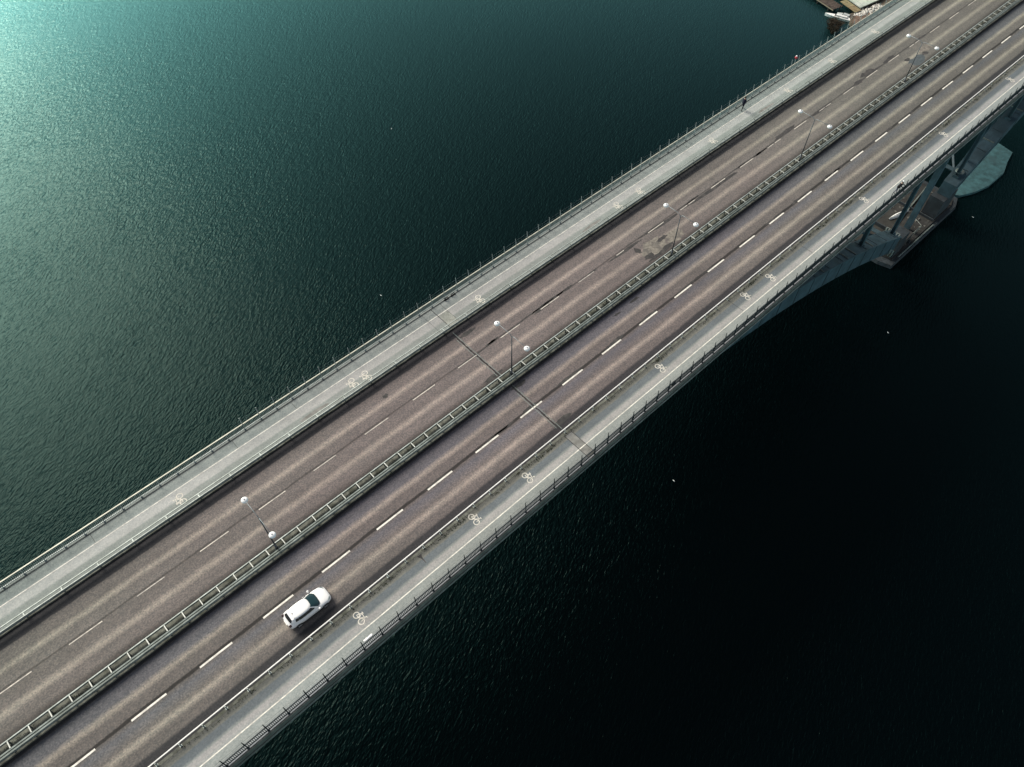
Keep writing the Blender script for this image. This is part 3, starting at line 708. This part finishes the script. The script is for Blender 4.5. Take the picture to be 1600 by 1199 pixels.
def person(label, loc, rz, coat, trou, hair, skin_c, stride, arms, headgear=None, lean=0.0):
    p = empty('person', loc, rz); tag(p, label, 'person'); p.scale = (1.12, 1.12, 1.12)
    s = stride; L = lean
    V = [(0,0,.95), (L*.3,0,1.12), (L*.7,0,1.32), (L,0,1.46), (L*1.15,0,1.54), (L*1.25+.01,0,1.66), (L*1.3,0,1.76)]
    E = [(0,1),(1,2),(2,3),(3,4),(4,5),(5,6)]; Rd = [(.15,.12), (.14,.11), (.17,.12), (.13,.09), .055, (.085,.1), .06]
    for sd_, st_, ar in ((1, s, arms[0]), (-1, -s, arms[1])):
        n = len(V)
        V += [(0, sd_*.1, .9), (st_*.30+.03, sd_*.1, .5), (st_*.55-(.12 if st_ < 0 else 0), sd_*.1, .09), (st_*.55-(.12 if st_ < 0 else 0)+.17, sd_*.11, .045)]
        E += [(0, n), (n, n+1), (n+1, n+2), (n+2, n+3)]; Rd += [.1, .068, .048, .045]
        n = len(V)
        V += [(L*.95, sd_*.19, 1.41), (L*.9+ar[0][0], sd_*.24+sd_*ar[0][1], ar[0][2]), (L*.9+ar[1][0], sd_*.22+sd_*ar[1][1], ar[1][2]), (L*.9+ar[1][0]+.06, sd_*.2+sd_*ar[1][1], ar[1][2]-.07)]
        E += [(3, n), (n, n+1), (n+1, n+2), (n+2, n+3)]; Rd += [.075, .055, .042, .036]
    t = NT('person_cloth'); sx = t.n('ShaderNodeSeparateXYZ'); tc = t.n('ShaderNodeTexCoord'); t.l(tc.outputs['Object'], sx.inputs[0])
    zc = sx.outputs['Z']
    c1 = t.mix(trou, coat, t.math('GREATER_THAN', zc, .86)); c1 = t.mix(c1, skin_c, t.math('GREATER_THAN', zc, 1.51)); c1 = t.mix(c1, (0.012, .012, .013), t.math('LESS_THAN', zc, .09))
    t.base(c1); mt = t.set(.9, 0, .2)
    b = skin_body('body', V, E, Rd, mt, p)
    hx = L*1.27
    hm = MB().lathe([(0, .135), (.06, .125), (.1, .08), (.112, .02), (.105, -.04), (.09, -.09)], (hx-.025, 0, 1.705), 14).build('hair', plain('hair', hair, .8), p, True)
    f = MB()
    for sy in (-.035, .035): f.lathe([(0, .012), (.012, 0), (0, -.012)], (hx+.098, sy, 1.68), 6)
    f.build('eyes', m_black, p)
    MB().tube([(hx+.09, 0, 1.675), (hx+.12, 0, 1.645), (hx+.1, 0, 1.635)], [.01, .018, .012], 5).build('nose', plain('skin', skin_c, .7), p)
    # jacket shell with a clean hem
    m = MB().lathe([(.165, 0), (.175, .04), (.16, .22), (.185, .42), (.17, .52), (.1, .6)], (L*.35, 0, .84), 14)
    m.v = [(a+(L*.65)*(c-.84)/.6, b*1.15, c) for a, b, c in m.v]
    m.build('jacket', plain('jacket', coat, .9), p, True)
    if headgear:
        MB().lathe([(0, .165), (.07, .15), (.105, .1), (.11, .07)], (hx-.01, 0, 1.69), 14).build('cap', plain('cap', headgear, .8), p, True)
    return p
walk_arms = (((.10, .03, 1.15), (.24, .02, .98)), ((-.12, .03, 1.14), (-.1, .02, .9)))
person('person in dark blue clothes walking along the far footpath', (100.3, 16.55, .15), R(185), (.012, .014, .03), (.012, .013, .022), (.03, .02, .015), (.4, .26, .19), .55, walk_arms)
lean_arms = (((.26, .04, 1.22), (.42, -.02, 1.2)), ((.24, .05, 1.2), (.42, -.04, 1.22)))
person('person in black jacket, white cap and pale grey trousers leaning at the near railing', (100.35, -7.45, .15), R(-80), (.006, .006, .008), (.17, .18, .21), (.008, .008, .009), (.5, .38, .3), .12, lean_arms, (.8, .8, .78), .2)

# ------------------------------------------------------------------ small things on the bridge
r = empty('signal_lamp', (113.9, 17.55, 1.19)); tag(r, 'red and white round signal lamp on a post at the far railing', 'signal lamp')
MB().tube([(0,0,-.2), (0,.05,.55)], .04, 6).build('stem', m_fence_g, r)
MB().lathe([(0,.3),(.14,.26),(.2,.12),(.2,.02),(.14,-.1),(0,-.14)], (0,.05,.75), 14).build('lens', plain('red_lens', (.45,.05,.06), .4, 0, .1), r, True)
MB().lathe([(0,.38),(.1,.36),(.13,.28)], (0,.05,.75), 12).build('cap', m_globe, r, True)
m = MB(); n = 8
for i in range(n+1):
    for j in range(4): m.v.append((17.05+.85*i/n, -7.9 + .1*j + .03*math.sin(i*1.7+j), 1.2 + .03*math.sin(i*2.1+j*1.3) - (.12*(j-1.5)**2 if j > 1 else 0)))
for i in range(n):
    for j in range(3): m.f.append((i*4+j, i*4+j+1, (i+1)*4+j+1, (i+1)*4+j))
o = tag(m.build('cloth', plain('white_cloth', (.8,.8,.78), .9), None, True), 'white cloth hung over the near railing below the bicycle symbol', 'cloth')
sm = o.modifiers.new('solid', 'SOLIDIFY'); sm.thickness = .02
o = empty('bag', (56.1, -7.95, .9)); tag(o, 'small black bag tied to the near railing', 'bag')
bevel(MB().box(-.22,.22,-.16,.1,-.3,.22).build('pouch', m_black, o), .08, 3)
MB().tube([(-.12,-.02,.2),(-.1,-.02,.36),(.1,-.02,.36),(.12,-.02,.2)], .02, 5).build('strap', m_black, o)
for k, x in enumerate((46.7, 47.65)):
    o = empty('bicycle_ring', (x, 17.2, .15)); tag(o, ['dark metal hoop at the far railing, nearer the expansion joint', 'dark metal hoop at the far railing, farther from the expansion joint'][k], 'hoop', 'hoops at the far railing')
    MB().tube([(.28*math.cos(a), .02, .03+.3*math.sin(a)) for a in [math.pi*q/8 for q in range(9)]], .045, 6).build('hoop', m_black, o, True)
    MB().box(-.33,.33,-.1,.1,.0,.03).build('foot_plate', m_rubber, o)

def gull(x, y, label):
    g = empty('gull', (x, y, WZ), R(random.uniform(0, 360))); tag(g, label, 'gull', 'gulls floating on the water'); g.scale = (.5, .5, .5)
    MB().tube([(-.32,0,.08),(-.15,0,.1),(.05,0,.12),(.2,0,.1),(.28,0,.06)], [.02,.1,.13,.09,.03], 8).build('body', m_globe, g, True)
    MB().tube([(.17,0,.14),(.24,0,.26),(.3,0,.27),(.36,0,.25)], [.06,.05,.05,.015], 6).build('head', m_globe, g, True)
    for s in (1, -1): MB().tube([(.1,s*.1,.16),(-.15,s*.11,.17),(-.42,s*.05,.13)], [.04,.06,.015], 5).build('wing', m_galv, g, True)
gull(82.2, 79.2, 'white gull floating alone on the open water above the far railing')
gull(54.1, 45.4, 'white gull floating just off the far railing near the expansion joint')
gull(62.9, -2.9-5.9, 'white gull on the black water close below the near railing')
gull(107.8, -14.6, 'white gull on the black water left of the pier')
gull(142.6, -10.6, 'white gull on the black water just below the pier corner')

# ------------------------------------------------------------------ shore in the upper right
gz = WZ + .8
gr = MB(); pts = [(181.6,39.5),(184.8,41.8),(187.5,41.0),(191,47),(196,60),(240,70),(262,30),(262,-40),(215,-30),(196,10),(184,24),(180,33)]
gr.prism(pts, WZ-2, gz); tag(gr.build('shore', plain('shore_ground', (.10,.08,.055), .95, 0, .5, .8, tint=(.06,.055,.045))), 'brown shore bank below the end of the bridge', 'shore', kind='structure')
tag(MB().prism([(181.6,39.2),(185.4,40.6),(189.5,38.6),(189,33),(181,34)], gz-.3, gz+.25).build('gravel_bank', plain('orange_gravel', (.15,.1,.07), .95, 0, .5, 1.6, tint=(.1,.06,.04))), 'rust-orange gravel bank beside the far railing', 'bank', kind='structure')
dk = empty('dock', (186,50,WZ)); tag(dk, 'dark brown timber dock at the top edge', 'dock')
d = Vector((-1.5,-6.0,0)).normalized(); q = Vector((d.y,-d.x,0))
wood = plain('dark_wood', (.06,.045,.035), .9, 0, .4, 1.2)
a0 = Vector((186.2,57.5,0))-Vector((186,50,0))
pm = MB().box(-.07,.07,0,2.9,-.06,.06).mesh('plank', wood)
ang = math.atan2(d.y, d.x)
for k in range(64):
    pz = a0 + d*(.2*k); o = link('plank', pm, dk, (pz.x, pz.y, 1.0+random.uniform(-.015,.015)), ang); o.scale = (1.25,1,1)
for k in range(4):
    for yy in (.2, 2.7):
        pz = a0 + d*(3.6*k+.4); o = MB().tube([(0,yy,-1.6),(0,yy,1.15)], .14, 8).build('pile', wood, dk); o.location=(pz.x,pz.y,.0); o.rotation_euler=(0,0,ang)
pz = a0; o = MB().box(0,12.8,-.1,.0,.75,.93).build('edge_board', plain('edge_board',(.2,.17,.12),.9), dk); o.location=(pz.x,pz.y,.0); o.rotation_euler=(0,0,ang)
def boat(name, loc, rz, L, W, label, c):
    b = empty(name, loc, rz); tag(b, label, 'boat'); m = MB(); n = 14
    for i in range(n+1):
        t = i/n; w_ = W/2*(1-max(0,(t-.55)/.45)**2.2)*(.85+.15*min(1,t*5)) + .01
        m.v += [(-L/2+L*t, -w_, .55+.1*t), (-L/2+L*t, -w_*.75, .02), (-L/2+L*t, 0, -.08+.2*t*t), (-L/2+L*t, w_*.75, .02), (-L/2+L*t, w_, .55+.1*t), (-L/2+L*t, w_*.8, .58+.1*t), (-L/2+L*t, 0, .6+.12*t), (-L/2+L*t, -w_*.8, .58+.1*t)]
    for i in range(n):
        for k in range(8): m.f.append((i*8+k, i*8+(k+1)%8, (i+1)*8+(k+1)%8, (i+1)*8+k))
    m.f.append(tuple(range(8))); m.f.append(tuple(n*8+k for k in range(8)))
    m.build('hull', plain('hull',c,.5,0,.12), b)
    bevel(MB().box(-L*.3,L*.1,-W*.28,W*.28,.62,.95).build('cabin', plain('cabin',tuple(v*.85 for v in c),.5), b), .08)
    MB().box(L*.1,L*.14,-W*.24,W*.24,.63,.9).build('windscreen', m_black, b)
    MB().tube([(-L*.46,-W*.38,.6),(-L*.46,-W*.38,.9),(-L*.46,W*.38,.9),(-L*.46,W*.38,.6)], .03, 5).build('rail', m_galv, b)
    return b
boat('motor_boat', (182.3,43.0,WZ), R(109), 6.2, 1.15, 'long narrow white boat moored at the dock', (.78,.78,.74))
boat('motor_boat', (183.7,42.3,WZ), R(100), 3.6, 1.5, 'short pale grey boat tucked behind the long white boat', (.42,.45,.43))
of = empty('jetty', (186.6,43,WZ)); tag(of, 'ochre timber jetty beside the moored boats', 'jetty')
ow = plain('ochre_wood', (.22,.19,.1), .9, 0, .3, 1.5, tint=(.16,.09,.045))
for k in range(10):
    o = MB().box(-.93,.93,-.24,.24,-.05,.05).build('plank', ow, of) if k == 0 else link('plank', pl, of)
    if k == 0: pl = o.data
    o.location = (.9-.16*k, 2.3-.5*k, 1.35+random.uniform(-.02,.02)); o.rotation_euler = (0,0,R(-16))
for a, b in ((.9,2.2),(-.5,-2.2),(-1.2,1.8),(.9,-2)):
    MB().tube([(a,b,-1.2),(a,b,1.29)], .12, 8).build('pile', wood, of)
rb = empty('boat_house', (195,46,gz)); tag(rb, 'low shed with a large pale green-grey flat roof at the top edge', 'shed')
rp = [(187.6,41.0),(194.8,40.0),(203,41),(199,56),(190.4,50)]
def shift(p): return [(a-195,b-46) for a,b in p]
def inset(p,s): return [(195+(a-195)*s,46+(b-46)*s) for a,b in p]
MB().prism(shift(inset(rp,.95)), -.2, .5).build('wall', plain('shed_wall',(.12,.11,.09),.9), rb)
rfo = MB().prism(shift(rp), .51, .72).build('roof', plain('pale_roof',(.36,.41,.35),.85,0,.3,.9,tint=(.5,.52,.46)), rb)
MB().box(-1.5,-.3,-2.5,-1.7,.722,1.1).build('roof_vent', m_galv, rfo)
for k in range(3): MB().tube([(-6.2+2.6*k,-4.6+.2*k,.74),(-3+2.6*k,4+.5*k,.74)], .05, 4).build('roof_seam', m_galv_d, rfo)
stone = plain('pale_stone', (.5,.48,.43), .9, 0, .3, 3)
rd = random.Random(5)
rub = bmesh.new()
for k in range(150):
    t = rd.random()*1.25; x = 185.2+6.2*t+rd.gauss(0,.4); y = 40.2-1.2*t+rd.gauss(0,.55); sc = rd.uniform(.25,.75)
    vv = bmesh.ops.create_icosphere(rub, subdivisions=1, radius=.5, matrix=Matrix.Translation((x,y,gz+.3*sc)) @ Matrix.Rotation(rd.uniform(0,6),4,'Z') @ Matrix.Diagonal((sc*1.3,sc,sc*.8,1)))['verts']
    for v in vv: v.co += Vector((rd.gauss(0,.05),rd.gauss(0,.05),rd.gauss(0,.05)))
rme = bpy.data.meshes.new('rubble'); rub.to_mesh(rme); rub.free(); rme.materials.append(stone)
tag(link('rubble', rme), 'pale rubble heaped between the shed roof and the far railing', 'rubble', kind='stuff')
def bush(loc, h, n, label, seed, c):
    r_ = random.Random(seed); b = empty('bare_bush', loc); tag(b, label, 'bush')
    m = MB()
    for k in range(n):
        a = r_.uniform(0,6.28); rr = r_.uniform(.3,1.0)*h*.75; z = h*r_.uniform(.5,1)
        p0 = Vector((r_.gauss(0,.15),r_.gauss(0,.15),-.3)); p2 = Vector((rr*math.cos(a),rr*math.sin(a),z)); p1 = p0.lerp(p2,.5)+Vector((0,0,.25*h))
        m.tube([p0,p1,p2],[.06,.035,.012],4)
        for q in range(7):
            s = p1.lerp(p2,r_.random()); e = s+Vector((r_.gauss(0,.45),r_.gauss(0,.45),r_.uniform(.0,.5))); m.tube([s,e],[.02,.008],3)
    m.build('twigs', plain('twigs', c, .95, 0, .4, 3), b)
for k,(x,y,h) in enumerate(((177.2,42.0,2.2),(176.0,40.6,2.0),(178.9,40.9,1.9),(179.4,42.6,1.7))):
    bush((x,y,WZ), h, 36, ['bare brown bush standing in the dark water left of the boats','bare brown bush nearest the far railing in the dark water','bare brown bush closest to the rust-orange bank','small bare brown bush just below the long white boat'][k], 20+k, (.035,.025,.014))
